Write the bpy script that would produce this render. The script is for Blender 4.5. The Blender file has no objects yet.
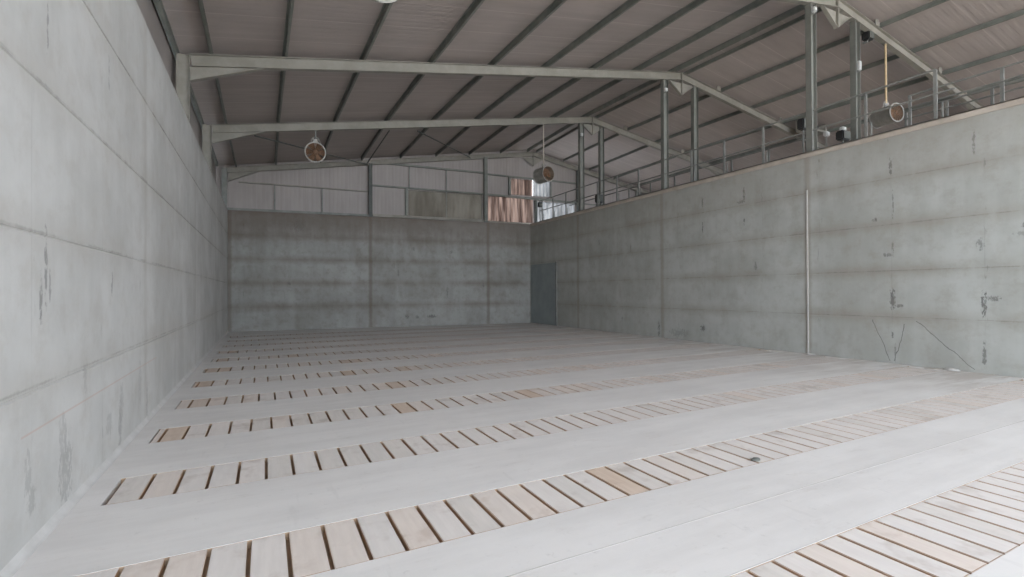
import bpy, bmesh, math, random
from mathutils import Vector, Matrix
random.seed(7)
S = bpy.context.scene
COL = S.collection

# ------------------------------------------------------------------ camera, world, sun, exposure
F_PX, YAW, PITCH, ROLL, CAM_X, EYE = 487.34, 0.471459, 0.0061118, -0.0052397, 1.31497, 1.6
cy, sy, cp, sp, cr, sr = math.cos(YAW), math.sin(YAW), math.cos(PITCH), math.sin(PITCH), math.cos(ROLL), math.sin(ROLL)
_R = Vector((cy, -sy, 0)); _F = Vector((sy, cy, 0)); _U = Vector((0, 0, 1))
_F2 = _F * cp + _U * sp; _U2 = _U * cp - _F * sp
CR = _R * cr + _U2 * sr; CU = _U2 * cr - _R * sr; CF = _F2
cam_data = bpy.data.cameras.new('camera'); cam = bpy.data.objects.new('camera', cam_data); COL.objects.link(cam)
cam_data.sensor_width = 36.0; cam_data.lens = F_PX * 36.0 / 1024.0
cam_data.clip_end = 500
cam.matrix_world = Matrix(((CR.x, CU.x, -CF.x, CAM_X), (CR.y, CU.y, -CF.y, 0), (CR.z, CU.z, -CF.z, EYE), (0, 0, 0, 1)))
S.camera = cam

def px(P):
    d = Vector(P) - Vector((CAM_X, 0, EYE)); z = d.dot(CF)
    if z < 0.05: return None
    return 512 + F_PX * d.dot(CR) / z, 288.5 - F_PX * d.dot(CU) / z

w = bpy.data.worlds.new('sky'); S.world = w; w.use_nodes = True
bg = w.node_tree.nodes['Background']
bg.inputs[0].default_value = (0.81, 0.895, 1.0, 1); bg.inputs[1].default_value = 2.2

sun_d = bpy.data.lights.new('sun', 'SUN'); sun = bpy.data.objects.new('sun', sun_d); COL.objects.link(sun)
sun_d.energy = 8.0; sun_d.angle = math.radians(1.0); sun_d.color = (1.0, 0.93, 0.84)
sun.rotation_euler = Vector((-0.75, -0.28, -0.75)).to_track_quat('-Z', 'Y').to_euler()   # from the right, a little behind the building

S.view_settings.view_transform = 'Standard'; S.view_settings.look = 'None'
S.view_settings.gamma = 1.0; S.view_settings.use_curve_mapping = False
S.view_settings.exposure = 2.05
S.cycles.use_denoising = True
S.cycles.max_bounces = 10; S.cycles.diffuse_bounces = 8
S.cycles.caustics_reflective = False; S.cycles.caustics_refractive = False

FRONT = -6.5            # where the building stands open to the yard
WID, HGT = 13.45, 5.02
BACK_L, BACK_R = 23.16, 21.714
GABLE_Y = 23.2
def back_y(x): return BACK_L + (BACK_R - BACK_L) * x / WID
FRAMES = (7.5, 12.55, 17.5)

# portal into the yard opening helps the renderer find the sky (it gives off no light)
pl = bpy.data.lights.new('opening_portal', 'AREA'); po = bpy.data.objects.new('opening_portal', pl); COL.objects.link(po)
pl.shape = 'RECTANGLE'; pl.size = 24.6; pl.size_y = 9.0; pl.cycles.is_portal = True
po.location = (12.0, FRONT - 0.3, 4.6); po.rotation_euler = (math.radians(90), 0, 0)

# ------------------------------------------------------------------ helpers
def link(o): COL.objects.link(o); return o
def obj(name, bm, mat, parent=None, loc=None, rot=None, smooth=False):
    me = bpy.data.meshes.new(name)
    bmesh.ops.recalc_face_normals(bm, faces=bm.faces)
    if smooth:
        for f in bm.faces: f.smooth = True
    bm.to_mesh(me); bm.free()
    me.materials.append(mat)
    o = link(bpy.data.objects.new(name, me))
    if parent: o.parent = parent
    if loc: o.location = loc
    if rot: o.rotation_euler = rot
    if smooth and hasattr(me, 'set_sharp_from_angle'): me.set_sharp_from_angle(angle=math.radians(40))
    return o
def tag(o, label, cat, group=None, kind=None):
    if label: o['label'] = label
    if cat: o['category'] = cat
    if group: o['group'] = group
    if kind: o['kind'] = kind
    return o
def struct(name, bm, mat, label=None, cat=None, **k):
    o = obj(name, bm, mat, **k); o['kind'] = 'structure'
    if label: tag(o, label, cat)
    return o
def thing(name, label, cat, loc=(0, 0, 0), group=None):
    o = link(bpy.data.objects.new(name, None)); o.location = loc; o.empty_display_size = 0.2
    return tag(o, label, cat, group)
def B(): return bmesh.new()
def box(bm, a, b):
    x0, y0, z0 = a; x1, y1, z1 = b
    v = [bm.verts.new(p) for p in ((x0,y0,z0),(x1,y0,z0),(x1,y1,z0),(x0,y1,z0),(x0,y0,z1),(x1,y0,z1),(x1,y1,z1),(x0,y1,z1))]
    for f in ((0,3,2,1),(4,5,6,7),(0,1,5,4),(1,2,6,5),(2,3,7,6),(3,0,4,7)): bm.faces.new([v[i] for i in f])
def bar(bm, p, q, w, h, up=(0, 0, 1), ox=0.0, oz=0.0):
    """box along p->q, w across, h along 'up', shifted by ox, oz in that frame"""
    p = Vector(p); q = Vector(q); d = (q - p).normalized()
    s = d.cross(Vector(up)).normalized(); u = s.cross(d)
    v = []
    for e in (p, q):
        for a, b in ((-1,-1),(1,-1),(1,1),(-1,1)):
            v.append(bm.verts.new(e + s * (ox + a * w / 2) + u * (oz + b * h / 2)))
    for f in ((0,1,2,3),(7,6,5,4),(0,4,5,1),(1,5,6,2),(2,6,7,3),(3,7,4,0)): bm.faces.new([v[i] for i in f])
def ibeam(bm, p, q, depth, width, up, tf=0.014, tw=0.010):
    bar(bm, p, q, width, tf, up, 0, depth / 2 - tf / 2)
    bar(bm, p, q, width, tf, up, 0, -depth / 2 + tf / 2)
    bar(bm, p, q, tw, depth - 2 * tf + 0.002, up)
def prism(bm, pts, off):
    off = Vector(off); a = [bm.verts.new(p) for p in pts]; b = [bm.verts.new(Vector(p) + off) for p in pts]
    n = len(pts); bm.faces.new(a); bm.faces.new(b[::-1])
    for i in range(n): bm.faces.new((a[i], b[i], b[(i+1) % n], a[(i+1) % n]))
def tube(bm, pts, r, seg=8):
    rings = []
    for i, p in enumerate(pts):
        p = Vector(p)
        a = Vector(pts[max(i-1, 0)]); b = Vector(pts[min(i+1, len(pts)-1)]); d = (b - a).normalized()
        u = d.orthogonal().normalized() if i == 0 else (u - d * u.dot(d)).normalized()
        s = d.cross(u)
        rings.append([bm.verts.new(p + (u * math.cos(2*math.pi*k/seg) + s * math.sin(2*math.pi*k/seg)) * r) for k in range(seg)])
    for A, C in zip(rings, rings[1:]):
        for k in range(seg): bm.faces.new((A[k], A[(k+1) % seg], C[(k+1) % seg], C[k]))
    bm.faces.new(rings[0][::-1]); bm.faces.new(rings[-1])
def ring_surface(bm, prof, seg=40, closed=False):
    """lathe profile [(r, y)] about the Y axis"""
    rs = [[bm.verts.new((r * math.cos(2*math.pi*k/seg), y, r * math.sin(2*math.pi*k/seg))) for k in range(seg)] for r, y in prof]
    pairs = list(zip(rs, rs[1:])) + ([(rs[-1], rs[0])] if closed else [])
    for A, C in pairs:
        for k in range(seg): bm.faces.new((A[k], A[(k+1) % seg], C[(k+1) % seg], C[k]))
    return rs

ORD = ['zeroth','first','second','third','fourth','fifth','sixth','seventh','eighth','ninth','tenth','eleventh','twelfth','thirteenth',
       'fourteenth','fifteenth','sixteenth','seventeenth','eighteenth','nineteenth']
TENS = {2:('twenty','twentieth'),3:('thirty','thirtieth'),4:('forty','fortieth'),5:('fifty','fiftieth'),6:('sixty','sixtieth')}
def nth(n):
    if n < 20: return ORD[n]
    t, u = divmod(n, 10)
    return TENS[t][1] if u == 0 else TENS[t][0] + '-' + ORD[u]

# ------------------------------------------------------------------ materials
class N:
    """small helper to write node trees as expressions"""
    def __init__(s, name):
        s.m = bpy.data.materials.new(name); s.m.use_nodes = True
        s.t = s.m.node_tree; s.b = s.t.nodes['Principled BSDF']; s.out = s.t.nodes['Material Output']
        s.tc = s.t.nodes.new('ShaderNodeTexCoord')
    def set(s, sock, v):
        if isinstance(v, bpy.types.NodeSocket): s.t.links.new(v, sock)
        else: sock.default_value = v
    def math(s, op, a, b=0.0, c=0.0, clamp=False):
        n = s.t.nodes.new('ShaderNodeMath'); n.operation = op; n.use_clamp = clamp
        s.set(n.inputs[0], a); s.set(n.inputs[1], b); s.set(n.inputs[2], c); return n.outputs[0]
    def sep(s, v=None):
        n = s.t.nodes.new('ShaderNodeSeparateXYZ'); s.set(n.inputs[0], v or s.tc.outputs['Object']); return n.outputs
    def scaled(s, sc, loc=(0,0,0)):
        n = s.t.nodes.new('ShaderNodeMapping'); s.set(n.inputs[0], s.tc.outputs['Object'])
        n.inputs['Scale'].default_value = sc; n.inputs['Location'].default_value = loc; return n.outputs[0]
    def noise(s, scale, detail=4.0, rough=0.55, vec=None):
        n = s.t.nodes.new('ShaderNodeTexNoise'); s.set(n.inputs['Vector'], vec or s.tc.outputs['Object'])
        n.inputs['Scale'].default_value = scale; n.inputs['Detail'].default_value = detail; n.inputs['Roughness'].default_value = rough
        return n.outputs['Fac']
    def ss(s, v, a, b, lo=0.0, hi=1.0):
        n = s.t.nodes.new('ShaderNodeMapRange'); n.interpolation_type = 'SMOOTHSTEP'
        s.set(n.inputs[0], v)
        for i, x in enumerate((a, b, lo, hi)): s.set(n.inputs[1 + i], x)
        return n.outputs[0]
    def mix(s, f, a, b):
        n = s.t.nodes.new('ShaderNodeMix'); n.data_type = 'RGBA'
        s.set(n.inputs[0], f)
        for k, v in ((6, a), (7, b)): s.set(n.inputs[k], v if isinstance(v, bpy.types.NodeSocket) else (*v, 1))
        return n.outputs[2]
    def bump(s, h, strength=0.2, dist=0.01):
        n = s.t.nodes.new('ShaderNodeBump'); n.inputs['Strength'].default_value = strength; n.inputs['Distance'].default_value = dist
        s.set(n.inputs['Height'], h); s.t.links.new(n.outputs[0], s.b.inputs['Normal'])
    def done(s, col, rough=0.6, metal=0.0, spec=0.5):
        s.set(s.b.inputs['Base Color'], col if isinstance(col, bpy.types.NodeSocket) else (*col, 1))
        s.set(s.b.inputs['Roughness'], rough); s.b.inputs['Metallic'].default_value = metal
        s.b.inputs['Specular IOR Level'].default_value = spec
        return s.m

LIFT = 1.004
def concrete_wall(name, light, mid, dirt, bay0, bay, line0, marks=(), cracks=(), dirt_amt=1.0, top_dirt=0.0, tie=0.55, chalk=None):
    """concrete cast in 1 m lifts; x of the object runs along the wall, z up"""
    n = N(name); xyz = n.sep(); x, z = xyz[0], xyz[2]
    big = n.noise(0.55, 5, 0.6)
    streak = n.noise(1.0, 5, 0.6, n.scaled((2.6, 1.0, 0.45), (1.3, 0, .7)))
    fine = n.noise(9.0, 6, 0.7)
    col = n.mix(n.ss(n.math('ADD', n.math('MULTIPLY', big, .7), n.math('MULTIPLY', streak, .3)), .36, .64), light, mid)
    # dirt that lies along the lift joints
    zz = n.math('PINGPONG', z, LIFT / 2)
    zz = n.math('ADD', zz, n.math('MULTIPLY', n.math('SUBTRACT', fine, .5), .06))
    edge = n.ss(zz, 0.0, 0.016, .45, 0.0)
    lift = n.ss(zz, -0.02, 0.26, 1.0, 0.0)
    lift = n.math('MULTIPLY', lift, n.ss(n.noise(0.8, 4, .6, n.scaled((1, 1, .3))), .30, .62, .35, 1.0))
    above = n.ss(z, 0.25, 0.7)                                   # the foot of the wall is clean
    col = n.mix(n.math('MULTIPLY', n.math('MULTIPLY', lift, above), .50 * dirt_amt, clamp=True), col, dirt)
    col = n.mix(n.math('MULTIPLY', edge, n.ss(streak, .35, .6)), col, (.17, .155, .13))
    # bay joints every 5 m
    xb = n.math('PINGPONG', n.math('ADD', x, -bay0), bay / 2)
    jb = n.ss(n.math('ADD', xb, n.math('MULTIPLY', n.math('SUBTRACT', fine, .5), .08)), 0.02, 0.13, 1.0, 0.0)
    col = n.mix(n.math('MULTIPLY', jb, .55 * dirt_amt, clamp=True), col, dirt)
    # shutter lines with tie stains
    xl = n.math('PINGPONG', n.math('ADD', x, -line0), 1.53 / 2)
    thin = n.math('MULTIPLY', n.ss(xl, 0.004, 0.014, 1.0, 0.0), n.ss(streak, .45, .6))
    col = n.mix(n.math('MULTIPLY', thin, .16), col, (0.16, 0.155, 0.14))
    blot = n.noise(1.0, 4, .6, n.scaled((9, 1, 2.4), (3.1, 0, 1.7)))
    ties = n.math('MULTIPLY', n.ss(xl, 0.02, 0.10, 1.0, 0.0), n.ss(blot, .60, .72))
    col = n.mix(n.math('MULTIPLY', ties, tie, clamp=True), col, (0.13, 0.13, 0.12))
    # marks with a place of their own
    brk = n.noise(1.0, 4, .7, n.scaled((26, 1, 11)))
    acc = None
    for (mx, mz, rw, rh, st) in marks:
        dx = n.math('MULTIPLY', n.math('ADD', x, -mx), 1.25 / rw); dz = n.math('MULTIPLY', n.math('ADD', z, -mz), 1.25 / rh)
        r = n.math('ADD', n.math('MULTIPLY', dx, dx), n.math('MULTIPLY', dz, dz))
        r = n.math('ADD', r, n.math('MULTIPLY', n.math('SUBTRACT', brk, .50), 9.0))
        k = n.ss(r, 0.1, 1.3, st * .85, 0.0)
        acc = k if acc is None else n.math('MAXIMUM', acc, k)
    for (x0, z0, x1, z1, wd) in cracks:
        dx, dz = x1 - x0, z1 - z0; L = math.hypot(dx, dz); ux, uz = dx / L, dz / L
        wob = n.math('MULTIPLY', n.math('SUBTRACT', n.noise(3.0, 3), .5), .12)
        rx = n.math('ADD', x, -x0); rz = n.math('ADD', z, -z0)
        al = n.math('ADD', n.math('MULTIPLY', rx, ux), n.math('MULTIPLY', rz, uz))
        ac = n.math('ABSOLUTE', n.math('ADD', n.math('SUBTRACT', n.math('MULTIPLY', rx, uz), n.math('MULTIPLY', rz, ux)), wob))
        k = n.math('MULTIPLY', n.ss(ac, wd * .5, wd * 1.4, .75, 0.0), n.math('MULTIPLY', n.math('GREATER_THAN', al, 0.0), n.math('LESS_THAN', al, L)))
        acc = k if acc is None else n.math('MAXIMUM', acc, k)
    if acc is not None: col = n.mix(n.math('MINIMUM', acc, 1.0), col, (0.10, 0.10, 0.095))
    if chalk:
        x0, z0, x1, z1 = chalk
        zl = n.math('ADD', n.math('MULTIPLY', n.math('ADD', x, -x0), (z1 - z0) / (x1 - x0)), z0)
        k = n.ss(n.math('ABSOLUTE', n.math('SUBTRACT', z, zl)), .003, .010, .4, 0.0)
        k = n.math('MULTIPLY', k, n.math('MULTIPLY', n.math('GREATER_THAN', x, x0), n.math('LESS_THAN', x, x1)))
        col = n.mix(k, col, (.50, .29, .21))
    if top_dirt:
        td = n.math('MULTIPLY', n.ss(n.math('ADD', z, n.math('MULTIPLY', streak, 1.2)), 4.0, 5.4), top_dirt)
        col = n.mix(td, col, dirt)
    col = n.mix(n.math('MULTIPLY', n.ss(n.noise(3.2, 6, .7), .45, .68), .30), col, dirt)
    n.bump(n.math('ADD', n.math('MULTIPLY', fine, .6), streak), .25, .012)
    return n.done(col, n.ss(big, .3, .7, .5, .72), 0, .35)

def plain(name, c1, c2, scale=3.0, rough=.6, metal=0.0, bump=.1, spec=.5):
    n = N(name); f = n.noise(scale, 5, .6)
    n.bump(n.noise(scale * 8, 3), bump, .004)
    return n.done(n.mix(n.ss(f, .3, .7), c1, c2), rough, metal, spec)

M = {}
M['frame'] = plain('galvanised_frame', (.235,.22,.185), (.31,.29,.25), 2.0, .55)
M['purlin'] = plain('galvanised_purlin', (.16,.17,.15), (.22,.225,.20), 3.0, .55)
M['post'] = plain('galvanised_column', (.165,.165,.145), (.22,.22,.195), 2.0, .5)
M['rail'] = plain('galvanised_rail', (.185,.185,.17), (.255,.255,.235), 4.0, .5)
M['dark'] = plain('dark_steel', (.07,.075,.07), (.11,.115,.10), 4.0, .6)
M['girt'] = plain('grey_girt', (.20,.205,.19), (.26,.265,.245), 4.0, .6)
M['white'] = plain('white_plastic', (.50,.50,.48), (.56,.56,.54), 4.0, .4)
M['black'] = plain('black_plastic', (.02,.02,.02), (.035,.035,.035), 4.0, .5)
M['drum'] = plain('galvanised_drum', (.25,.24,.215), (.34,.325,.295), 6.0, .5, 0.2)
M['rust'] = plain('brown_fan_blades', (.16,.085,.045), (.24,.13,.07), 9.0, .6)
M['sunlit_rod'] = plain('sunlit_gold_rod', (.55,.40,.22), (.66,.50,.30), 9.0, .5)  # warm sunlight on the hanging rod is put into its base colour
M['cap'] = plain('dusty_wall_cap', (.42,.36,.30), (.52,.46,.39), 2.5, .8)
M['strip'] = plain('white_edge_strip', (.58,.565,.55), (.64,.625,.61), 6.0, .6)
M['joint'] = plain('pale_joint_filler', (.46,.44,.41), (.54,.52,.49), 6.0, .8)
M['door'] = plain('blue_grey_door', (.25,.285,.285), (.31,.34,.34), 1.6, .5)
M['trench'] = plain('dusty_duct', (.29,.205,.135), (.39,.28,.19), 4.0, .9)
M['apron'] = plain('yard_concrete', (.42,.40,.36), (.50,.47,.43), .5, .9)
M['plaster'] = plain('dust_fillet', (.50,.485,.465), (.58,.565,.545), 4.0, .85)

def sheet_mat(name, c1, c2, axis, pitch, seam, rough=.55):
    n = N(name); xyz = n.sep(); a = xyz[axis]
    f = n.noise(.5, 4, .6); g = n.noise(1.0, 4, .6, n.scaled((.6, 5, 1) if axis == 1 else (5, 1, .6)))
    col = n.mix(n.ss(n.math('ADD', n.math('MULTIPLY', f, .5), n.math('MULTIPLY', g, .5)), .35, .65), c1, c2)
    s = n.math('PINGPONG', a, pitch / 2)
    col = n.mix(n.ss(s, .006, .02, .6, 0), col, seam)
    rib = n.math('PINGPONG', a, .09)
    n.bump(n.ss(rib, .02, .05), .35, .006)
    return n.done(col, rough)
M['roof'] = sheet_mat('roof_liner', (.375,.325,.30), (.435,.38,.355), 1, 1.0, (.56,.50,.47))
M['clad'] = sheet_mat('gable_liner', (.33,.295,.275), (.38,.34,.32), 0, 1.0, (.30,.27,.25))

def floor_mat():
    n = N('dusty_concrete_floor'); xyz = n.sep(); x, y = xyz[0], xyz[1]
    f = n.noise(.45, 6, .6); g = n.noise(1.0, 5, .65, n.scaled((.5, 3.0, 1))); h = n.noise(12, 5, .7)
    col = n.mix(n.ss(n.math('ADD', n.math('MULTIPLY', f, .5), n.math('MULTIPLY', g, .5)), .38, .62), (.75,.725,.705), (.655,.63,.61))
    dirt = n.math('MULTIPLY', n.ss(n.math('ADD', x, n.math('MULTIPLY', f, 5.0)), 12.5, 16.2), n.ss(g, .38, .6))
    col = n.mix(n.math('MULTIPLY', dirt, .55), col, (.40,.33,.27))
    # thin whitish drag marks
    sc = n.noise(1.0, 3, .5, n.scaled((.25, 9, 1)))
    col = n.mix(n.ss(sc, .62, .70, 0, .35), col, (.70,.69,.68))
    col = n.mix(n.ss(h, .58, .78, 0, .35), col, (.38,.36,.34))
    sp = n.noise(1.0, 5, .7, n.scaled((2.2, 5.5, 1), (4.0, 2.0, 0)))
    col = n.mix(n.ss(sp, .58, .74, 0, .30), col, (.46,.41,.365))
    sq = n.noise(1.0, 3, .6, n.scaled((7.0, 1.1, 1), (1.0, 6.0, 0)))
    col = n.mix(n.ss(sq, .64, .72, 0, .18), col, (.50,.48,.465))
    n.bump(n.math('ADD', h, g), .2, .006)
    return n.done(col, n.ss(f, .3, .7, .38, .55), 0, .5)
M['floor'] = floor_mat()

def slat_mat(name, c1, c2, stain):
    n = N(name)
    oi = n.t.nodes.new('ShaderNodeObjectInfo')
    off = n.t.nodes.new('ShaderNodeVectorMath'); off.operation = 'ADD'
    sc = n.t.nodes.new('ShaderNodeVectorMath'); sc.operation = 'SCALE'; sc.inputs[0].default_value = (37, 53, 0)
    n.t.links.new(oi.outputs['Random'], sc.inputs['Scale'])
    n.t.links.new(n.tc.outputs['Object'], off.inputs[0]); n.t.links.new(sc.outputs[0], off.inputs[1])
    mp = n.t.nodes.new('ShaderNodeMapping'); mp.inputs['Scale'].default_value = (14, 1.6, 1); n.t.links.new(off.outputs[0], mp.inputs[0])
    grain = n.noise(1.6, 6, .65, mp.outputs[0]); blot = n.noise(3.0, 4, .6, off.outputs[0])
    col = n.mix(n.ss(grain, .3, .7), c1, c2)
    col = n.mix(n.ss(blot, .52, .70, 0, .65), col, stain)
    col = n.mix(n.math('MULTIPLY', oi.outputs['Random'], .22), col, (.62,.61,.60))
    n.bump(grain, .25, .004)
    # the sawn sides, out of the dust, are bare brown wood
    ge = n.t.nodes.new('ShaderNodeNewGeometry'); nz = n.sep(ge.outputs['Normal'])[2]
    col = n.mix(n.ss(nz, .3, .7, 1, 0), col, (.44,.29,.18))
    return n.done(col, .7, 0, .35)
SLAT = {
    'dusty': slat_mat('dusty_slat', (.67,.62,.585), (.60,.55,.515), (.46,.40,.35)),
    'pale': slat_mat('pale_slat', (.715,.665,.63), (.655,.605,.57), (.46,.39,.345)),
    'grey': slat_mat('grey_slat', (.68,.63,.59), (.61,.565,.525), (.46,.40,.355)),
    'pinkish': slat_mat('pinkish_slat', (.71,.63,.57), (.65,.57,.515), (.50,.40,.34)),
    'tan': slat_mat('tan_slat', (.64,.52,.43), (.57,.45,.36), (.46,.33,.25)),
}

def translucent(name, c1, c2, scale):
    n = N(name)
    f = n.noise(1.0, 4, .6, n.scaled(scale))
    col = n.mix(n.ss(f, .35, .68), c1, c2)
    tr = n.t.nodes.new('ShaderNodeBsdfTranslucent'); df = n.t.nodes.new('ShaderNodeBsdfDiffuse'); mx = n.t.nodes.new('ShaderNodeMixShader')
    n.t.links.new(col, tr.inputs[0]); n.t.links.new(col, df.inputs[0])
    mx.inputs[0].default_value = .3
    n.t.links.new(tr.outputs[0], mx.inputs[1]); n.t.links.new(df.outputs[0], mx.inputs[2])
    n.t.links.new(mx.outputs[0], n.out.inputs['Surface'])
    return n.m
M['amber'] = translucent('weathered_amber_sheet', (.11,.085,.075), (.30,.25,.225), (4.5, 1, .4))
M['pale_sheet'] = translucent('weathered_pale_sheet', (.22,.22,.22), (.33,.33,.33), (2.0, 1, .6))
M['smoky'] = translucent('dirty_clear_sheet', (.12,.112,.10), (.16,.152,.138), (2.2, 1, .8))

# ------------------------------------------------------------------ the setting
# walls: local x along the wall, y outward, z up
def panel_wall(name, mat, length, x_joints, thick, loc, rotz, g=.005, d=.003):
    bm = B()
    zs = [0, LIFT - .03, 2*LIFT - .02, 3*LIFT - .02, 4*LIFT - .01, HGT]
    xs = [0] + list(x_joints) + [length]
    box(bm, (0, d, 0), (length, thick, HGT))
    for a, b in zip(xs, xs[1:]):
        for c, e in zip(zs, zs[1:]):
            o = [bm.verts.new(p) for p in ((a + .001, d, c + g*.3), (b - .001, d, c + g*.3), (b - .001, d, e - g*.3), (a + .001, d, e - g*.3))]
            i = [bm.verts.new(p) for p in ((a + .003, 0, c + g), (b - .003, 0, c + g), (b - .003, 0, e - g), (a + .003, 0, e - g))]
            bm.faces.new(i)
            for k in range(4): bm.faces.new((o[k], o[(k+1) % 4], i[(k+1) % 4], i[k]))
    return struct(name, bm, mat, loc=loc, rot=(0, 0, rotz))

DIRT = (.29, .255, .205)
# left wall: local x = Y - FRONT
LM = [(y - FRONT, z, a, b, s) for y, z, a, b, s in ((4.7,.5,.10,.3,.3),(4.1,.45,.06,.2,.3),(5.2,.9,.06,.2,.25),(6.35,.45,.09,.3,.35),(5.9,.35,.12,.15,.3),(4.15,.3,.08,.12,.35),(7.2,.5,.1,.3,.25))] + [(y - FRONT, z, a, b, s) for y, z, a, b, s in ((4.38,1.78,.03,.30,.7),(4.30,1.55,.035,.2,.75),(4.45,1.66,.025,.14,.6),(6.0,1.68,.04,.14,.6),
      (4.41,3.45,.02,.25,.6),(4.75,.28,.16,.34,.4),(6.3,.25,.08,.35,.5),(7.6,.22,.05,.3,.45),(5.9,3.7,.03,.2,.4))]
M['wall_left'] = concrete_wall('left_wall_concrete', (.57,.565,.545), (.46,.455,.435), (.38,.35,.31), 7.5 - FRONT, 5.0, 4.15 - FRONT, LM, (), .55, 0, .35, (4.0 - FRONT, .72, 8.2 - FRONT, .72))
panel_wall('wall_left', M['wall_left'], BACK_L - FRONT + .25, [-2.5 - FRONT, 2.5 - FRONT, 7.5 - FRONT, 12.55 - FRONT, 17.5 - FRONT], .085, (0, FRONT, 0), math.radians(90), .012, .009)
# right wall: local x = BACK_R - Y (runs towards the yard)
RM = [(BACK_R - y, z, a, b, s) for y, z, a, b, s in ((5.68,4.25,.035,.22,.85),(5.64,3.45,.02,.35,.6),(5.66,1.38,.06,.28,.9),(5.52,1.25,.10,.05,.8),(5.67,.62,.03,.10,.8),
      (5.62,.25,.02,.25,.55),(5.99,3.15,.05,.06,.9),(4.16,1.30,.05,.30,.95),(4.04,1.42,.14,.06,.75),(4.20,2.45,.07,.13,.6),(4.28,4.4,.03,.3,.7),(4.16,.35,.04,.25,.75),
      (5.75,2.35,.11,.05,.7),(5.65,2.5,.025,.22,.7),(10.78,.44,.11,.13,.85),(12.67,.28,.07,.35,.7),(11.75,.22,.5,.16,.42),(9.3,4.3,.04,.25,.9),(9.4,4.12,.16,.05,.75),(9.3,3.55,.03,.14,.8),
      (10.77,4.35,.04,.20,.85),(10.77,3.55,.03,.2,.8),(8.95,2.25,.05,.16,.6),(14.6,.55,.05,.12,.5),(16.0,3.6,.05,.14,.5),(14.1,3.2,.03,.2,.5),(3.6,2.75,.06,.05,.7),(3.5,2.6,.3,.05,.4))]
RC = [(BACK_R - a, b, BACK_R - c, d, .007) for a, b, c, d in ((5.24,.93,4.30,.06),(6.05,.93,5.72,.05),(5.44,.86,5.63,.05))]
M['wall_right'] = concrete_wall('right_wall_concrete', (.48,.495,.47), (.38,.385,.355), DIRT, BACK_R - 7.5, 5.0, BACK_R - 5.67, RM, RC, 1.0, .3)
panel_wall('wall_right', M['wall_right'], BACK_R - FRONT, [BACK_R - 17.5, BACK_R - 12.55, BACK_R - 7.5, BACK_R - 2.5, BACK_R + 2.5], .42, (WID, BACK_R, 0), math.radians(-90))
BANG = math.atan2(BACK_R - BACK_L, WID); BLEN = math.hypot(WID, BACK_R - BACK_L)
BM_ = [(7.3,.44,.11,.11,.85),(7.75,.43,.09,.10,.75),(8.45,.45,.26,.10,.85),(2.3,2.0,.08,.1,.6),(9.4,3.5,.09,.10,.6),(11.0,1.9,.07,.12,.6),(6.9,2.5,.05,.25,.5),(9.2,1.6,.06,.35,.55),(7.6,3.6,.1,.1,.5),(2.7,4.55,.28,.35,.5)]
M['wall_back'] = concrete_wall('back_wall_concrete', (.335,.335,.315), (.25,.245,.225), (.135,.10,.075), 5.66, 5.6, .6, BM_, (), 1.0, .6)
bw = panel_wall('wall_back', M['wall_back'], BLEN + .3, [5.70, 11.30], .3, (0, BACK_L, 0), BANG)
MBK = bw.matrix_basis.copy()
def bk(x, z, off=0.0):
    """point on the gable, which stands straight across the building a little behind the back wall;
    x and z are given where the line of the back wall would have them"""
    k = GABLE_Y / back_y(x)
    return Vector((1.315 + (x - 1.315) * k, GABLE_Y + off, 1.6 + (z - 1.6) * k))

# the floor: slabs between the slatted rows, open ducts under the slats
ROW0, PITCH_Y, ROW_D, NROW = 1.89, 1.708, 0.61, 12
ROWS = [(ROW0 + PITCH_Y * k - ROW_D, ROW0 + PITCH_Y * k) for k in range(NROW)]
SX0, SX1 = 0.215, 13.30
bm = B()
ys = [FRONT] + [v for r in ROWS for v in r]
for i in range(0, len(ys), 2):
    if i + 1 < len(ys): box(bm, (-.085, ys[i], -.32), (WID + .4, ys[i+1], 0))
prism(bm, [(-.085, ROWS[-1][1], -.32), (WID + .4, ROWS[-1][1], -.32), (WID + .4, BACK_R + .25, -.32), (WID, BACK_R + .25, -.32), (-.085, BACK_L + .25, -.32)], (0, 0, .32))
for a, b in ROWS:
    box(bm, (-.085, a, -.32), (SX0, b, 0)); box(bm, (SX1, a, -.32), (WID + .4, b, 0))
struct('floor', bm, M['floor'])
for k, (a, b) in enumerate(ROWS):
    bm = B(); box(bm, (SX0, a, -.33), (SX1, b, -.051)); box(bm, (SX0, b - .004, -.051), (SX1, b, -.0015))
    struct('trim_%d' % (k + 1), bm, M['trench'])
    if k < 2: bm = B(); box(bm, (SX0 - .01, b - .002, -.050), (SX1, b + .008, .0015)); struct('trim_%d' % (k + 21), bm, M['strip'])
bm = B(); box(bm, (0.3, 2.455, -.01), (WID - .02, 2.464, .001)); struct('trim_40', bm, M['joint'])
bm = B(); prism(bm, [(0, FRONT, 0), (.045, FRONT, 0), (.03, FRONT, .008), (.006, FRONT, .035), (0, FRONT, .05)], (0, BACK_L - FRONT - .02, 0)); struct('baseboard_left', bm, M['plaster'])
bm = B(); box(bm, (-30, -40, -.35), (60, FRONT, -.01)); struct('ground', bm, M['apron'], 'pale concrete yard in front of the building', 'ground')
bm = B(); box(bm, (15.4, FRONT, -.3), (25, 23.6, 0)); struct('floor_annex', bm, M['apron'])
# cap along the right wall, gallery floor and the wall under its far edge
bm = B(); box(bm, (WID - .025, FRONT, HGT - .105), (WID, BACK_R - .02, HGT + .02)); box(bm, (WID - .025, FRONT, HGT), (WID + .45, BACK_R - .02, HGT + .02)); struct('trim_41', bm, M['cap'])
bm = B(); box(bm, (WID + .42, FRONT, 4.72), (15.4, 21.3, 4.86)); struct('floor_gallery', bm, M['apron'])
bm = B(); box(bm, (15.15, FRONT, 0), (15.4, 21.3, 4.72)); struct('wall_gallery', bm, M['apron'])
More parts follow.
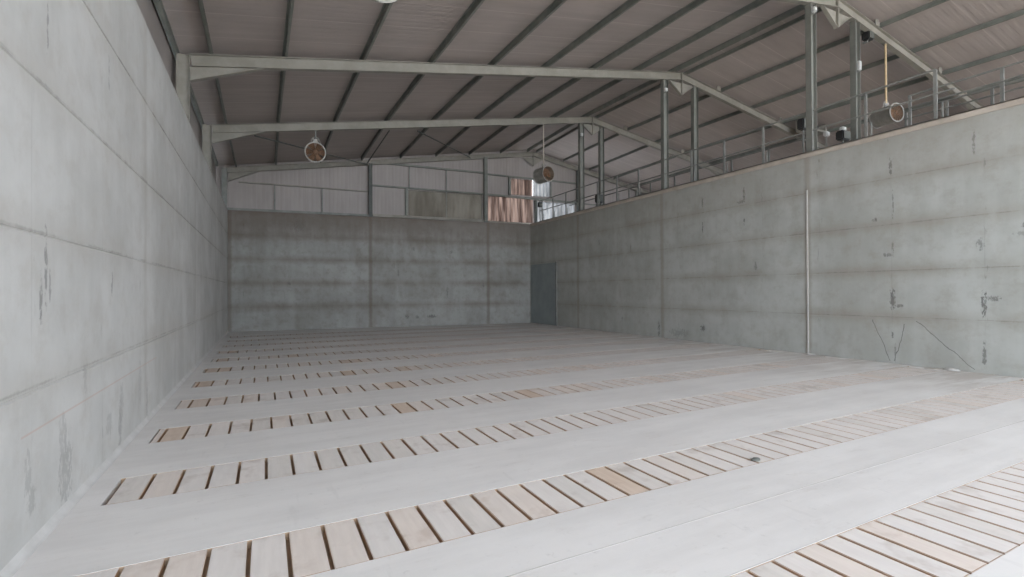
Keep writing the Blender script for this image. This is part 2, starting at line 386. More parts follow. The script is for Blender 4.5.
# door in the far right corner, let into the right wall
d0, d1 = 19.24, 21.62
door = bpy.data.objects.new('door_1', None); link(door); door['kind'] = 'structure'; door.location = (WID, d0, 0)
bm = B(); box(bm, (-.03, 0.03, .02), (0, d1 - d0, 2.94)); leaf = obj('door_leaf', bm, M['door'], door)
bm = B()
for zz in (.06, .98, 1.92, 2.86): box(bm, (-.05, .05, zz), (-.03, d1 - d0 - .03, zz + .05))
obj('door_rail', bm, M['door'], door)
bm = B(); box(bm, (-.05, -.04, 0), (0, .03, 2.97)); obj('door_jamb', bm, M['rail'], door)
# pale cover strip on the bay joint of the right wall
bm = B(); box(bm, (WID - .02, 7.485, 0), (WID, 7.52, 4.1)); struct('trim_42', bm, M['joint'])

# roof: two slopes, the ridge drifts a little to the right towards the yard
EAVE_X, SLOPE, RAF0 = -0.1, 0.1728, 6.77
RIDGE = [(-8.0, 15.7), (7.5, 14.76), (12.55, 14.45), (17.5, 14.25), (24.0, 14.53)]   # the ridge is not quite straight
def ridge_x(y):
    for (a, p), (b, q) in zip(RIDGE, RIDGE[1:]):
        if y <= b: break
    return p + (q - p) * (y - a) / (b - a)
def apex_z(y): return RAF0 + SLOPE * (14.45 - EAVE_X)
RIGHT_RUN = 10.2
def top_l(t, y):      # top of the rafter on the left slope, t 0..1 from eave to ridge
    return Vector((EAVE_X + t * (ridge_x(y) - EAVE_X), y, RAF0 + t * (apex_z(y) - RAF0)))
def top_r(t, y):      # right slope, t metres from ridge
    return Vector((ridge_x(y) + t, y, apex_z(y) - SLOPE * t))
PUR = .155
bm = B()
for side in (0, 1):
    yr = [FRONT - .3, 7.5, 12.55, 17.5, 23.6]
    for ya, yb in zip(yr, yr[1:]):
        if side == 0: q = [top_l(-.03, ya), top_l(1, ya), top_l(1, yb), top_l(-.03, yb)]
        else: q = [top_r(0, ya), top_r(RIGHT_RUN, ya), top_r(RIGHT_RUN, yb), top_r(0, yb)]
        lo = [p + Vector((0, 0, PUR)) for p in q]
        prism(bm, lo, (0, 0, .06))
struct('ceiling', bm, M['roof'])
# cladding above the left wall and at the far right
bm = B(); box(bm, (-.50, FRONT, 0), (-.44, 23.62, 6.9)); struct('wall_left_cladding', bm, M['clad'])
bm = B(); box(bm, (24.9, FRONT, 0), (25.0, 23.62, 7.66)); struct('wall_right_cladding', bm, M['clad'])

bm = B(); box(bm, (15.2, FRONT - .1, 0), (24.9, FRONT, 2.6)); struct('wall_daylight_block', bm, M['clad'])  # unseen low wall, added to cut the daylight reaching the right roof
# gable cladding with openings for the sheets
OPEN = [(7.40, 11.02, 5.20, 6.42), (11.30, 13.76, 5.14, 6.38), (12.52, 14.72, 6.54, 7.36), (13.98, 16.15, 5.10, 6.26)]
def gable_top(x):
    k = GABLE_Y / back_y(x); X = 1.315 + (x - 1.315) * k; rx = ridge_x(GABLE_Y)
    zr = RAF0 + (X - EAVE_X) / (rx - EAVE_X) * (apex_z(GABLE_Y) - RAF0) if X < rx else apex_z(GABLE_Y) - SLOPE * (X - rx)
    return 1.6 + (zr + PUR + .03 - 1.6) / k
bm = B()
xs = sorted(set([-.53, 24.9] + [v for o in OPEN for v in o[:2]] + [13.69]))
for a, b in zip(xs, xs[1:]):
    mid = (a + b) / 2
    cuts = sorted([(o[2], o[3]) for o in OPEN if o[0] < mid < o[1]])
    lo = 4.6 if a < 13.1 else 0
    seg = []
    for c, d in cuts: seg.append((lo, c)); lo = d
    for c, d in seg:
        prism(bm, [bk(a, c, .30), bk(b, c, .30), bk(b, d, .30), bk(a, d, .30)], (0, .04, 0))
    prism(bm, [bk(a, lo, .30), bk(b, lo, .30), bk(b, gable_top(b), .30), bk(a, gable_top(a), .30)], (0, .04, 0))
struct('wall_gable', bm, M['clad'])
bm = B(); prism(bm, [(0, BACK_L + .25, 4.7), (WID + .4, BACK_R + .25, 4.7), (WID + .4, GABLE_Y + .3, 4.7), (0, GABLE_Y + .3, 4.7)], (0, 0, .2)); struct('floor_ledge', bm, M['apron'])
for k, (o, m) in enumerate(zip(OPEN, ('smoky', 'amber', 'amber', 'pale_sheet'))):
    bm = B()
    parts = [(o[0], o[1], M[m])] if k != 2 else [(o[0], 13.74, M['amber'])]
    for a, b, mm in parts:
        n = int((b - a) / .05); pr = None
        for i in range(n + 1):
            x = a + (b - a) * i / n; off = .32 + (.004 if k == 0 else .012) * math.sin(i * math.pi / 2)
            cur = (bm.verts.new(bk(x, o[2], off)), bm.verts.new(bk(x, o[3], off)))
            if pr: bm.faces.new((pr[0], cur[0], cur[1], pr[1]))
            pr = cur
    w_ = struct('window_%d' % (k + 1), bm, M[m])
    so = w_.modifiers.new('thickness', 'SOLIDIFY'); so.thickness = .003
bm = B(); pr = None
for i in range(20):
    x = 13.76 + (14.72 - 13.76) * i / 19; off = .32 + .018 * math.sin(i * math.pi / 2)
    cur = (bm.verts.new(bk(x, 6.54, off)), bm.verts.new(bk(x, 7.36, off)))
    if pr: bm.faces.new((pr[0], cur[0], cur[1], pr[1]))
    pr = cur
w_ = struct('window_5', bm, M['pale_sheet']); so = w_.modifiers.new('thickness', 'SOLIDIFY'); so.thickness = .003

# ------------------------------------------------------------------ steel frames
FR_NAME = {7.5: 'nearest', 12.55: 'middle', 17.5: 'far'}
RAF_D, RAF_W = .26, .14
def rafter(parent, P, Q, name='rafter'):
    d = (Q - P).normalized(); up = Vector((0, 1, 0)).cross(d) * -1
    if up.z < 0: up = -up
    bm = B(); ibeam(bm, P - up * RAF_D / 2, Q - up * RAF_D / 2, RAF_D, RAF_W, up)
    return obj(name, bm, M['frame'], parent)
T_PUR = [(.29 + .1) / 14.55] + [(v + .1) / 14.55 for v in (1.77, 3.55, 5.34, 7.14, 8.92, 10.70, 12.48, 14.12)]
for y in FRAMES:
    rx = ridge_x(y)
    lab = {7.5: 'nearest grey steel portal frame, its apex at the top edge above the tall gallery columns',
           12.55: 'middle grey steel portal frame with haunched rafters crossing the roof',
           17.5: 'farthest grey steel portal frame standing before the gable wall'}[y]
    fr = thing('portal_frame', lab, 'steel frame', (EAVE_X, y, 0), 'steel portal frames across the roof')
    inv = Vector((EAVE_X, y, 0))
    def L(p): return Vector(p) - inv
    r1 = rafter(fr, L(top_l(0, y)), L(top_l(1, y)))
    for t in T_PUR[2:8:2]:
        bm = B(); p = L(top_l(t, y)); bar(bm, p + Vector((0, 0, -.012)), p + Vector((.04, 0, -RAF_D + .012)), .012, RAF_W - .01, (1, 0, 0))
        obj('stiffener', bm, M['frame'], r1)
    r2 = rafter(fr, L(top_r(0, y)), L(top_r(RIGHT_RUN - 1, y)))
    for t in (1.75, 5.3):
        bm = B(); p = L(top_r(t, y)); bar(bm, p + Vector((0, 0, -.012)), p + Vector((-.04, 0, -RAF_D + .012)), .012, RAF_W - .01, (1, 0, 0))
        obj('stiffener', bm, M['frame'], r2)
        bm = B(); box(bm, (p.x - .03, -.09, p.z - .02), (p.x + .16, -.07, p.z + .14)); obj('cleat', bm, M['frame'], r2)
    # left column behind the concrete wall
    bm = B(); ibeam(bm, (-.12, 0, 0), (-.12, 0, RAF0 - .01), .24, RAF_W, (1, 0, 0)); obj('column', bm, M['frame'], fr)
    def haunch(x0, x1, za, zb, s):
        bm = B()
        # web and bottom flange of the tapered haunch
        def lp(x): return (RAF0 + SLOPE * x - RAF_D) if s > 0 else (apex_z(y) - SLOPE * (x + EAVE_X - rx) - RAF_D)
        prism(bm, [(x0, -.005, lp(x0)), (x1, -.005, lp(x1)), (x0, -.005, za)], (0, .010, 0))
        bar(bm, (x0, 0, za), (x1, 0, lp(x1) - .004), RAF_W, .014, (0, 0, 1))
        obj('haunch', bm, M['frame'], fr)
    haunch(0.01, 1.42, 6.20, 0, 1)
    xr = ridge_x(y) + RIGHT_RUN - 1 - EAVE_X
    haunch(xr, xr - 1.8, apex_z(y) - SLOPE * (RIGHT_RUN - 1) - .75, 0, -1)
    bm = B(); ibeam(bm, (xr + .12, 0, 0), (xr + .12, 0, apex_z(y) - SLOPE * (RIGHT_RUN - 1) - .02), .24, RAF_W, (1, 0, 0)); obj('column', bm, M['frame'], fr)
    # apex bracket
    ax = rx - EAVE_X; az = apex_z(y)
    bm = B()
    prism(bm, [(ax - .62, -.005, az - RAF_D - SLOPE * .62), (ax + .62, -.005, az - RAF_D - SLOPE * .62), (ax, -.005, az - .80)], (0, .010, 0))
    bar(bm, (ax - .62, 0, az - RAF_D - SLOPE * .62), (ax, 0, az - .80), .10, .014)
    bar(bm, (ax + .62, 0, az - RAF_D - SLOPE * .62), (ax, 0, az - .80), .10, .014)
    bar(bm, (ax, 0, az - .02), (ax, 0, az - .80), .03, RAF_W, (0, 1, 0))
    obj('apex_bracket', bm, M['frame'], fr)

# gable frame, in the plane of the back wall
gf = thing('gable_frame', 'grey steel gable frame with posts and girts above the back wall', 'steel frame', bk(0, 5.02))
def G(x, z, off=.12): return bk(x, z, off) - bk(0, 5.02)
gx = 13.69
def gt(x): return gable_top(x) - (PUR + .035) * .95
for a, b in ((-.1, gx), (gx, 22.0)):
    bm = B(); P, Q = G(a, gt(a)), G(b, gt(b)); d = (Q - P).normalized(); up = d.cross(Vector((0, -1, 0))); up = up if up.z > 0 else -up
    ibeam(bm, P - up * .10, Q - up * .10, .22, .12, up); obj('rafter', bm, M['frame'], gf)
bm = B(); prism(bm, [G(0.02, gt(0) - .2, .12), G(1.2, gt(1.2) - .2, .12), G(0.02, gt(0) - .55, .12)], (0, .01, 0)); bar(bm, G(.02, gt(0) - .55), G(1.2, gt(1.2) - .2), .12, .014); obj('haunch', bm, M['frame'], gf)
bm = B(); prism(bm, [G(gx - .6, gt(gx) - .3), G(gx + .6, gt(gx) - .3), G(gx, gt(gx) - .72)], (0, .01, 0)); bar(bm, G(gx, gt(gx) - .1), G(gx, gt(gx) - .72), .03, .12, (0, 1, 0)); obj('apex_bracket', bm, M['frame'], gf)
bm = B(); box(bm, tuple(G(-.22, 5.02, .06) + Vector((0, 0, -5.0))), tuple(G(-.02, 0, .2) + Vector((0, 0, gt(0) - .01)))); obj('post', bm, M['girt'], gf)
def gpost(x, z0, z1, w_, m, name='post', off=.12):
    bm = B(); bar(bm, G(x, z0, off), G(x, z1, off), w_, w_ * .8, (0, 1, 0)); return obj(name, bm, m, gf)
gpost(5.66, 4.95, gt(5.66) - .15, .16, M['dark']); gpost(11.13, 4.7, gt(11.13) - .15, .18, M['purlin'])
gpost(16.28, 4.9, gt(16.28) - .15, .17, M['dark']); gpost(20.0, 4.9, gt(20.0) - .15, .17, M['girt'])
for x, z0, z1, w_, m in ((1.75, 5.12, 6.26, .05, 'girt'), (3.64, 5.12, 6.22, .06, 'girt'), (7.44, 6.46, 7.5, .05, 'girt'), (9.2, 6.46, 7.5, .05, 'girt'),
                         (7.30, 5.2, 6.45, .13, 'purlin'), (12.44, 6.5, 7.4, .13, 'purlin'), (13.88, 5.05, 6.3, .13, 'dark'), (14.75, 6.4, 7.4, .06, 'girt'), (9.2, 5.2, 6.4, .03, 'girt')):
    gpost(x, z0, z1, w_, M[m], 'mullion', .22)
for a, za, b, zb, h_, m, off in ((0.4, 6.25, 5.6, 6.20, .05, 'frame', .22), (5.75, 6.50, 11.05, 6.45, .07, 'purlin', .22), (11.2, 6.44, 16.2, 6.32, .09, 'purlin', .2), (6.35, 7.56, 11.05, 7.50, .08, 'purlin', .22),
                            (11.2, 7.46, 16.2, 7.36, .07, 'purlin', .22), (16.4, 6.3, 20.0, 6.2, .06, 'purlin', .2), (-.1, 5.08, 5.58, 5.09, .10, 'girt', .1), (5.75, 5.11, 11.03, 5.09, .13, 'frame', .1), (11.24, 5.06, 13.42, 5.02, .13, 'frame', .1)):
    bm = B(); bar(bm, G(a, za, off), G(b, zb, off), .10, h_); obj('girt', bm, M[m], gf)

# purlins
def zpur(bm, P, Q, side):
    d = (Q - P).normalized(); s = d.cross(Vector((0, 0, 1))).normalized() * side; u = Vector((0, 0, 1))
    h_, f_ = PUR - .004, .05
    bar(bm, P, Q, .006, h_, (0, 0, 1), 0, h_ / 2 + .002)
    bar(bm, P + s * f_ / 2, Q + s * f_ / 2, f_, .006, (0, 0, 1), 0, .006)
    bar(bm, P - s * f_ / 2, Q - s * f_ / 2, f_, .006, (0, 0, 1), 0, h_ - .002)
    bar(bm, P + s * f_, Q + s * f_, .005, .02, (0, 0, 1), 0, .014)
def gy(x): return GABLE_Y + .10
def run(f, y0, y1):
    ys_ = [y0] + [v for v in FRAMES if y0 < v < y1] + [y1]
    return [(f(a), f(b)) for a, b in zip(ys_, ys_[1:])]
Y0 = FRONT - .2
lefts = ['lowest roof purlin on the left, just inside the left wall', 'second roof purlin up from the left wall'] + \
        ['%s roof purlin up from the left wall' % nth(i) for i in range(3, 9)] + ['roof purlin on the left side of the ridge, one of the ridge pair']
for i, t in enumerate(T_PUR):
    bm = B()
    for P, Q in run(lambda v: top_l(t, v), Y0, gy(0)): zpur(bm, P, Q, 1)
    tag(obj('roof_purlin', bm, M['purlin']), 'grey steel ' + lefts[i], 'purlin', 'steel purlins under the roof')
bm = B(); e = 23.0; bar(bm, Vector((-.36, Y0, 6.82)), Vector((-.36, e, 6.82)), .09, .16); tag(obj('eaves_beam', bm, M['purlin']), 'dark steel eaves beam running along the top of the left wall columns', 'beam')
rt = [.25, 2.0, 3.8, 5.6, 7.4]
rn = ['on the right side of the ridge, one of the ridge pair', 'first down the right slope from the ridge pair', 'second down the right slope from the ridge pair', 'third down the right slope from the ridge pair', 'fourth down the right slope from the ridge pair']
for t, nm in zip(rt, rn):
    bm = B()
    for P, Q in run(lambda v: top_r(t, v), Y0, gy(0)): zpur(bm, P, Q, -1)
    tag(obj('roof_purlin', bm, M['purlin']), 'grey steel roof purlin ' + nm, 'purlin', 'steel purlins under the roof')
# roof bracing between the far frame and the gable
for (a, b, nm) in (((1.08, 6.60), (5.63, 7.55), 'left'), ((5.47, 7.36), (5.60, 7.50), None), ((6.4, 7.52), (10.8, 8.50), 'right')):
    if nm is None: continue
    bm = B(); tube(bm, [(a[0], 17.57, a[1] + .02), (b[0], gy(b[0]) - .06, b[1])], .025)
    tag(obj('brace_rod', bm, M['dark']), 'thin dark diagonal roof brace before the gable, %s' % ('the one behind the round fan at left' if nm == 'left' else 'rising towards the gable post at centre'), 'brace')
bm = B(); tube(bm, [(5.35, 17.57, 7.40), (5.62, gy(5.5) - .05, 7.60)], .022); tag(obj('brace_rod', bm, M['dark']), 'thin dark roof strut running straight back to the left gable post', 'brace')
# valley beam at the right hand eave
bm = B(); P, Q = top_r(RIGHT_RUN - 1.3, 7.6), top_r(RIGHT_RUN - 1.3, 22.8)
ibeam(bm, P - Vector((0, 0, .45)), Q - Vector((0, 0, .45)), .34, .14, (0, 0, 1)); tag(obj('valley_beam', bm, M['frame']), 'grey steel beam along the right hand eave behind the gallery columns', 'beam')

# gallery columns: an inner one on the concrete wall and an outer one per frame
BX = {7.5: 15.62, 12.55: 15.10, 17.5: 14.74}
def raf_bot(x, y):
    rx = ridge_x(y)
    return (top_l((x - EAVE_X) / (rx - EAVE_X), y).z if x < rx else apex_z(y) - SLOPE * (x - rx)) - RAF_D
for y in FRAMES:
    for which, x, z0 in (('inner', 13.66, HGT + .02), ('outer', BX[y], 4.86)):
        c = thing('gallery_column', 'grey steel H column of the %s frame, %s' % (FR_NAME[y], 'standing on the right concrete wall' if which == 'inner' else 'behind the one standing on the wall'),
                  'column', (x, y, z0), 'gallery columns at the right wall')
        bm = B(); zt = raf_bot(x, y) - z0 - .012
        ibeam(bm, (0, 0, .012), (0, 0, zt), .22, .15, (1, 0, 0)); obj('shaft', bm, M['post'], c)
        bm = B(); box(bm, (-.14, -.11, 0), (.14, .11, .014)); obj('base_plate', bm, M['post'], c)
        if which == 'inner':
            bm = B(); box(bm, (-.012, -.085, 0), (.012, -.073, 1.1)); obj('rail_upright', bm, M['rail'], c).location = (-.10, 0, .02)

# guard rails
def guard(label, x, posts, y_lo, y_hi, zb, zt, zm, post_w=.06, mid_end=None):
    g = thing('guard_rail', label, 'railing', (x, y_lo, zb), 'steel guard rails of the gallery')
    for y in posts:
        bm = B(); box(bm, (-.015, y - y_lo - post_w / 2, 0), (.015, y - y_lo + post_w / 2, zt - zb)); box(bm, (-.012, y - y_lo - .10, 0), (.012, y - y_lo - post_w / 2, .02)); box(bm, (-.012, y - y_lo - .125, 0), (.012, y - y_lo - .10, .35 if post_w > .05 else .1))
        obj('post', bm, M['rail'], g)
    bm = B(); tube(bm, [(0, 0, zt - zb), (0, y_hi - y_lo, zt - zb)], .022); obj('top_rail', bm, M['rail'], g)
    bm = B(); tube(bm, [(-.02, (mid_end or y_lo) - y_lo, zm - zb), (-.02, y_hi - y_lo, zm - zb)], .019); obj('mid_rail', bm, M['rail'], g)
    bm = B(); box(bm, (-.008, 0, .0), (.008, y_hi - y_lo, .06)); obj('toe_board', bm, M['rail'], g)
    return g
guard('long grey steel guard rail along the top of the right concrete wall', 13.60, [4.93, 6.23, 8.8, 10.08, 11.33, 13.81, 15.04, 16.28, 18.63, 19.75, 20.77], 4.92, 21.0, HGT + .02, 6.10, 5.60, mid_end=4.6)
guard('grey guard rail along the outer gallery edge, seen between the far columns', 15.28, [8.5, 9.82, 11.16, 13.7, 15.0, 16.3, 18.6, 20.0], 8.5, 20.9, 4.86, 5.98, 5.45)
guard('short grey guard rail at the near end of the gallery, upper right', 14.80, [5.9, 4.3, 2.7], 2.2, 5.92, 4.86, 6.13, 5.85)
guard('low grey guard rail behind the near gallery end, right of the big hanging fan', 15.30, [6.2, 5.4, 4.62, 3.6], 2.2, 6.22, 4.86, 5.93, 5.76, .05)

# small fittings on the gallery
def light_box(label, p, s, m, cat, foot=None):
    t = thing('flood_light' if m == 'black' else 'junction_box', label, cat, p)
    a, b, c = s
    bm = B(); box(bm, (-a/2, -b/2, -c/2), (a/2, b/2, c/2)); bmesh.ops.bevel(bm, geom=bm.edges[:], offset=min(s) * .15, segments=2, affect='EDGES'); obj('housing', bm, M[m], t)
    bm = B()
    if m == 'black':
        box(bm, (-a*.42, -b/2 - .006, -c*.4), (a*.42, -b/2, c*.4)); obj('lens', bm, M['dark'], t)
    else:
        box(bm, (-a*.3, -b/2 - .008, -c*.35), (a*.3, -b/2, c*.35)); obj('cover', bm, M['white'], t)
    bm = B()
    if foot is None: box(bm, (-.015, 0, -c/2 - .05), (.015, b/2 + .03, -c/2))
    else: box(bm, (-.015, -.01, foot - p[2]), (.015, .02, -c/2))
    obj('bracket', bm, M['rail'], t)
    return t
for y, dz, nm in ((7.5, 8.61, 'nearest'), (12.55, 8.48, 'middle'), (17.5, 8.38, 'far')):
    light_box('small white lamp box high on the inner gallery column of the %s frame' % nm, (13.60, y - .125, dz), (.12, .09, .12), 'white', 'lamp')
light_box('black floodlight on the gallery between the two nearest columns', (14.62, 7.28, 5.56), (.34, .2, .24), 'black', 'floodlight', 4.86)
light_box('white box left of the black floodlight between the nearest columns', (14.60, 7.68, 5.72), (.16, .1, .12), 'white', 'junction box', 4.86)
light_box('white box above the black floodlight between the nearest columns', (14.62, 7.28, 5.74), (.16, .1, .10), 'white', 'junction box', 5.68)
light_box('black floodlight behind the nearest inner gallery column', (14.7, 8.36, 6.2), (.3, .2, .3), 'black', 'floodlight', 4.86)
light_box('black floodlight on the gallery between the far columns', (14.3, 17.1, 5.60), (.34, .2, .34), 'black', 'floodlight', 4.86)
light_box('black floodlight on the guard rail before the bright gable sheet', (13.45, 20.72, 5.86), (.2, .16, .24), 'black', 'floodlight', 5.042)
light_box('dark lamp under the rafter beside the nearest outer column', (16.05, 7.4, 8.52), (.26, .2, .22), 'black', 'floodlight')
light_box('small box halfway up the nearest outer gallery column', (BX[7.5] - .03, 7.38, 7.62), (.12, .06, .24), 'white', 'switch box')

# grey fan box under the right hand roof
v = thing('ventilation_box', 'grey box with a black opening under the roof beyond the middle gallery columns', 'ventilator', (20.9, 11.9, 7.9))
bm = B(); box(bm, (-.6, -.25, 0), (.6, .25, .08)); box(bm, (-.6, -.25, .52), (.6, .25, .60)); box(bm, (-.6, -.25, .08), (-.1, .25, .52)); box(bm, (.5, -.25, .08), (.6, .25, .52)); box(bm, (-.1, .05, .08), (.5, .25, .52))
obj('casing', bm, M['frame'], v)
bm = B(); box(bm, (-.1, .02, .08), (.5, .05, .52)); obj('louvre', bm, M['black'], v)
for hx in (-.5, .5):
    bm = B(); tube(bm, [(hx, 0, .59), (hx, 0, apex_z(11.9) - SLOPE * (20.9 + hx - ridge_x(11.9)) + PUR - 7.9)], .02); obj('hanger', bm, M['rail'], v)

# hanging fans
def make_fan(label, p, top_z, yaw, rod_mat='rail', dia=.62, length=.55, tilt=0.0):
    """p centre of the drum, axis towards yaw (0 = towards the yard)"""
    f = thing('drum_fan', label, 'fan', p, 'drum fans hung from the roof frames')
    R = dia / 2; rot = (tilt, 0, yaw)
    bm = B()
    ring_surface(bm, [(R, -length/2), (R, length/2), (R - .012, length/2), (R - .012, -length/2)], 40, True)
    for y in (-length/2, length/2):
        ring_surface(bm, [(R + .022, y - .014), (R + .022, y + .014), (R - .014, y + .014), (R - .014, y - .014)], 40, True)
    ring_surface(bm, [(R + .008, -.02), (R + .008, .02), (R - .004, .02), (R - .004, -.02)], 40, True)
    obj('drum', bm, M['drum'], f, rot=rot, smooth=True)
    bm = B()
    for rr in [R * k / 6 for k in (1.4, 2.5, 3.6, 4.7, 5.6)]:
        pts = [(rr * math.cos(a), -length/2 + .01, rr * math.sin(a)) for a in [2 * math.pi * k / 28 for k in range(29)]]
        tube(bm, pts, .005, 4)
    for k in range(8):
        a = math.pi * k / 8; tube(bm, [(-R*math.cos(a)*.97, -length/2 + .005, -R*math.sin(a)*.97), (R*math.cos(a)*.97, -length/2 + .005, R*math.sin(a)*.97)], .005, 4)
    obj('guard', bm, M['rust'], f, rot=rot)
    bm = B(); hub = .085
    ring_surface(bm, [(.001, -.16), (hub*.7, -.155), (hub, -.12), (hub, .12), (.001, .13)], 20); obj('motor', bm, M['rust'], f, rot=rot, smooth=True)
    for k in range(6):
        bm = B(); a0 = 2 * math.pi * k / 6; n = 5; pr = None
        for i in range(n + 1):
            r = hub * .9 + (R * .92 - hub * .9) * i / n; wv = .06 + .05 * i / n; tw = .75 - .35 * i / n
            c_, s_ = math.cos(a0), math.sin(a0); cur = []
            for e in (-1, 1):
                tx = e * wv * math.cos(tw); ty = e * wv * math.sin(tw)
                cur.append(bm.verts.new((r * c_ - tx * s_, -.06 + ty, r * s_ + tx * c_)))
            if pr: bm.faces.new((pr[0], cur[0], cur[1], pr[1]))
            pr = cur
        b_ = obj('blade', bm, M['rust'], f, rot=rot); so = b_.modifiers.new('thickness', 'SOLIDIFY'); so.thickness = .005
    bm = B()
    for s_ in (-1, 1): tube(bm, [(s_ * R * .5, 0, R * .87), (s_ * R * .30, 0, R + .14), (0, 0, R + .17)], .014, 6)
    box(bm, (-.07, -.02, R - .01), (.07, .02, R + .12))
    obj('hanger_bracket', bm, M['drum'], f, rot=rot)
    bm = B(); tube(bm, [(0, 0, R + .11), (0, 0, top_z - p[2])], .026, 10); obj('drop_rod', bm, M[rod_mat], f)
    bm = B(); box(bm, (-.09, -.03, top_z - p[2] - .012), (.09, .03, top_z - p[2])); obj('top_plate', bm, M['frame'], f)
    return f
def fan_at(label, x, y, z, yaw, rod='rail', tilt=0.0, length=.5, dia=.62): return make_fan(label, (x, y, z), raf_bot(x, y), yaw, rod, tilt=tilt, length=length, dia=dia)
fan_at('round drum fan at left facing the camera, hung from the far frame', 2.87, 17.5, 6.30, math.radians(-5), tilt=math.radians(15), length=.42)
fan_at('small drum fan on a long thin rod before the gable sheets', 11.75, 17.5, 6.46, math.radians(10), 'cap', length=.6)
fan_at('drum fan on a rod coloured sunlit gold above the gallery at upper right', 17.15, 7.5, 6.55, math.radians(-12), 'sunlit_rod', length=.58, dia=.50)
fan_at('drum fan cut by the top edge, only its pale lower rim in view', 2.93, 7.5, 6.40, math.radians(0), tilt=math.radians(28), length=.42)

# ------------------------------------------------------------------ slats in the floor ducts
SP = 0.2195
def gap_at(x): return .024 if x < 5 else .018 if x < 7 else .013 if x < 9 else .007
slat_meshes = {}
def slat_mesh(tone, wd):
    k = (tone, wd)
    if k not in slat_meshes:
        bm = B(); ln = ROW_D - .010
        box(bm, (-wd/2, -ln/2, -.044), (wd/2, ln/2, 0))
        bmesh.ops.bevel(bm, geom=[e for e in bm.edges if all(v.co.z > -.01 for v in e.verts)], offset=.004, segments=2, affect='EDGES')
        bmesh.ops.recalc_face_normals(bm, faces=bm.faces)
        me = bpy.data.meshes.new('wooden_slat'); bm.to_mesh(me); bm.free(); me.materials.append(SLAT[tone]); slat_meshes[k] = me
    return slat_meshes[k]
TONES = {  # tones read off the photograph, (row, slat number from the left end)
    (0, 19): 'pinkish', (0, 22): 'pinkish', (0, 16): 'pinkish', (0, 20): 'pale',
    (1, 1): 'tan', (1, 2): 'pinkish', (1, 3): 'pinkish', (1, 4): 'pale', (1, 6): 'pinkish', (1, 7): 'pinkish', (1, 17): 'tan', (1, 9): 'pinkish', (1, 12): 'pinkish',
    (2, 0): 'grey', (2, 1): 'grey', (2, 2): 'pinkish', (2, 3): 'pale', (3, 0): 'pinkish', (3, 1): 'tan', (3, 2): 'pale', (4, 0): 'pinkish', (4, 1): 'tan', (4, 2): 'pinkish',
    (5, 0): 'tan', (5, 1): 'tan', (6, 1): 'tan', (6, 2): 'tan', (7, 1): 'tan', (4, 14): 'tan', (5, 17): 'tan', (3, 22): 'tan', (3, 23): 'pinkish', (4, 13): 'pinkish', (6, 13): 'tan', (6, 14): 'tan',
    (3, 13): 'tan', (3, 14): 'pinkish', (5, 12): 'tan', (8, 2): 'tan', (8, 3): 'tan', (9, 12): 'tan', (7, 8): 'tan'}
START = [.258, .353, .236, .30, .37] + [.236 + random.uniform(0, .15) for _ in range(7)]   # first gap of each row
slats = []
for r, (a, b) in enumerate(ROWS):
    n = int((SX1 - SX0) / SP) + 2
    for i in range(n):
        x0 = START[r] + SP * (i - 1) if i else SX0 + .004
        x = (x0 + START[r] + SP * i) / 2; wd = START[r] + SP * i - x0 - gap_at(x)
        if wd < .03: continue
        if x + SP / 2 > SX1: break
        tone = TONES.get((r, i)) or random.choices(('pale', 'grey', 'pinkish', 'tan'), (66, 24, 10, 0))[0]
        c = [px((x + dx, y, 0)) for dx in (-.1, .1) for y in (a, b)]
        vis, area = False, 0
        if all(c):
            us = [p[0] for p in c]; vs = [p[1] for p in c]
            u0, u1, v0, v1 = max(min(us), 0), min(max(us), 1024), max(min(vs), 0), min(max(vs), 577)
            mid = px((x, (a + b) / 2, 0)); far = px((x, b, 0))
            vis = u1 > u0 and v1 > v0 and far[0] < 1018 and far[1] < 571 and far[0] > 3
            if vis: area = abs((us[2] - us[0]) * (vs[0] - vs[1]))
        slats.append([r, i, x, (a + b) / 2 - .0005, tone, vis, area, round(wd, 4)])
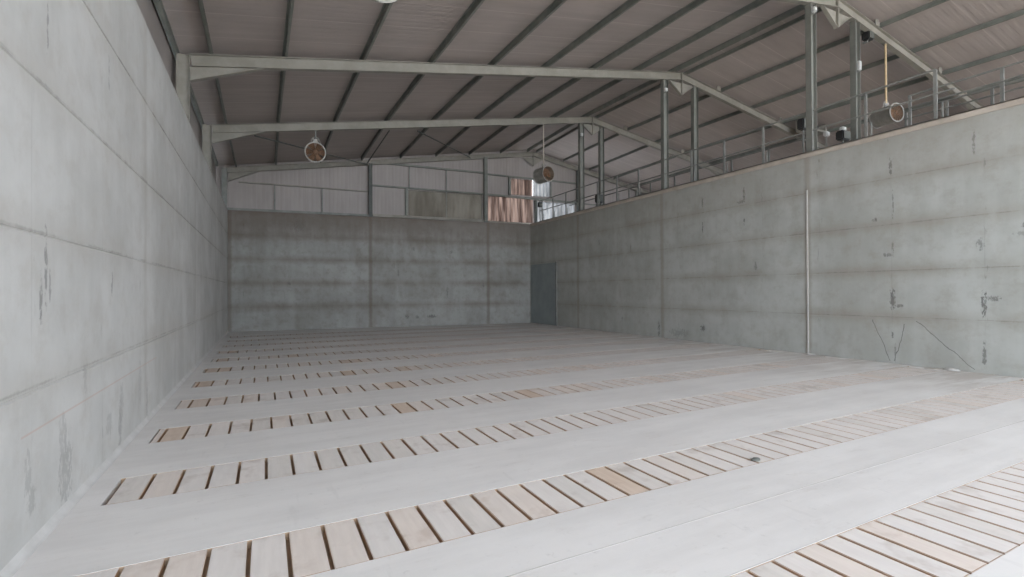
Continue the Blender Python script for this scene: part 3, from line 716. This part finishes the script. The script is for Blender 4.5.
ranked = sorted([s for s in slats if s[5]], key=lambda s: -s[6])[:300]
keep = set((s[0], s[1]) for s in ranked)
count = {}
rest = B()
ROWN = {0: 'nearest row at the lower right', 1: 'second row from the front', 2: 'third row from the front'}
TW = {'pale': 'pale', 'grey': 'grey', 'pinkish': 'pinkish', 'tan': 'tan'}
for r, i, x, y, tone, vis, area, wd in slats:
    if vis: count[r] = count.get(r, 0) + 1
    jz, jr = random.uniform(-.0015, 0.0), random.uniform(-.003, .003)
    if (r, i) in keep:
        o = link(bpy.data.objects.new('wooden_slat', slat_mesh(tone, wd)))
        o.location = (x, y, -.0008 + jz); o.rotation_euler = (0, 0, jr)
        row = ROWN.get(r, nth(r + 1) + ' row from the front')
        tag(o, '%s wooden floor slat, %s from the left in the %s' % (TW[tone], nth(count[r]), row), 'slat', 'wooden slats over the floor ducts')
    else:
        ln = ROW_D - .010
        box(rest, (x - wd/2, y - ln/2, -.044 + jz), (x + wd/2, y + ln/2, -.002 + jz))
tag(obj('wooden_slat', rest, SLAT['dusty']), 'remaining rows of dusty pale slats towards the back and right of the floor', 'slat', 'wooden slats over the floor ducts', 'stuff')

# crumbs of mortar along the foot of the right wall
def lump(label, p, s):
    bm = B(); bmesh.ops.create_icosphere(bm, subdivisions=2, radius=1)
    for v in bm.verts:
        v.co *= 1 + random.uniform(-.18, .18); v.co.x *= s[0]; v.co.y *= s[1]; v.co.z = max(v.co.z, -.2) * s[2]
    o = obj('mortar_lump', bm, M['plaster'], loc=(p[0], p[1], .2 * s[2]), smooth=True)
    return tag(o, label, 'rubble')
lump('pale lump of mortar on the floor below the slanting wall crack', (13.35, 4.62, 0), (.06, .13, .04))
c_ = lump('dark stand-in lump for a hole in a slat of the second row, right of centre', (5.44, 3.06, 0), (.05, .035, .02))  # dark lump added in place of a hole in the slat
c_.name = 'slat_hole_lump'; c_['category'] = 'dirt'; c_.data.materials[0] = M['dark']
lump('pale lump of mortar at the foot of the wall joint strip', (13.36, 7.42, 0), (.07, .16, .03))
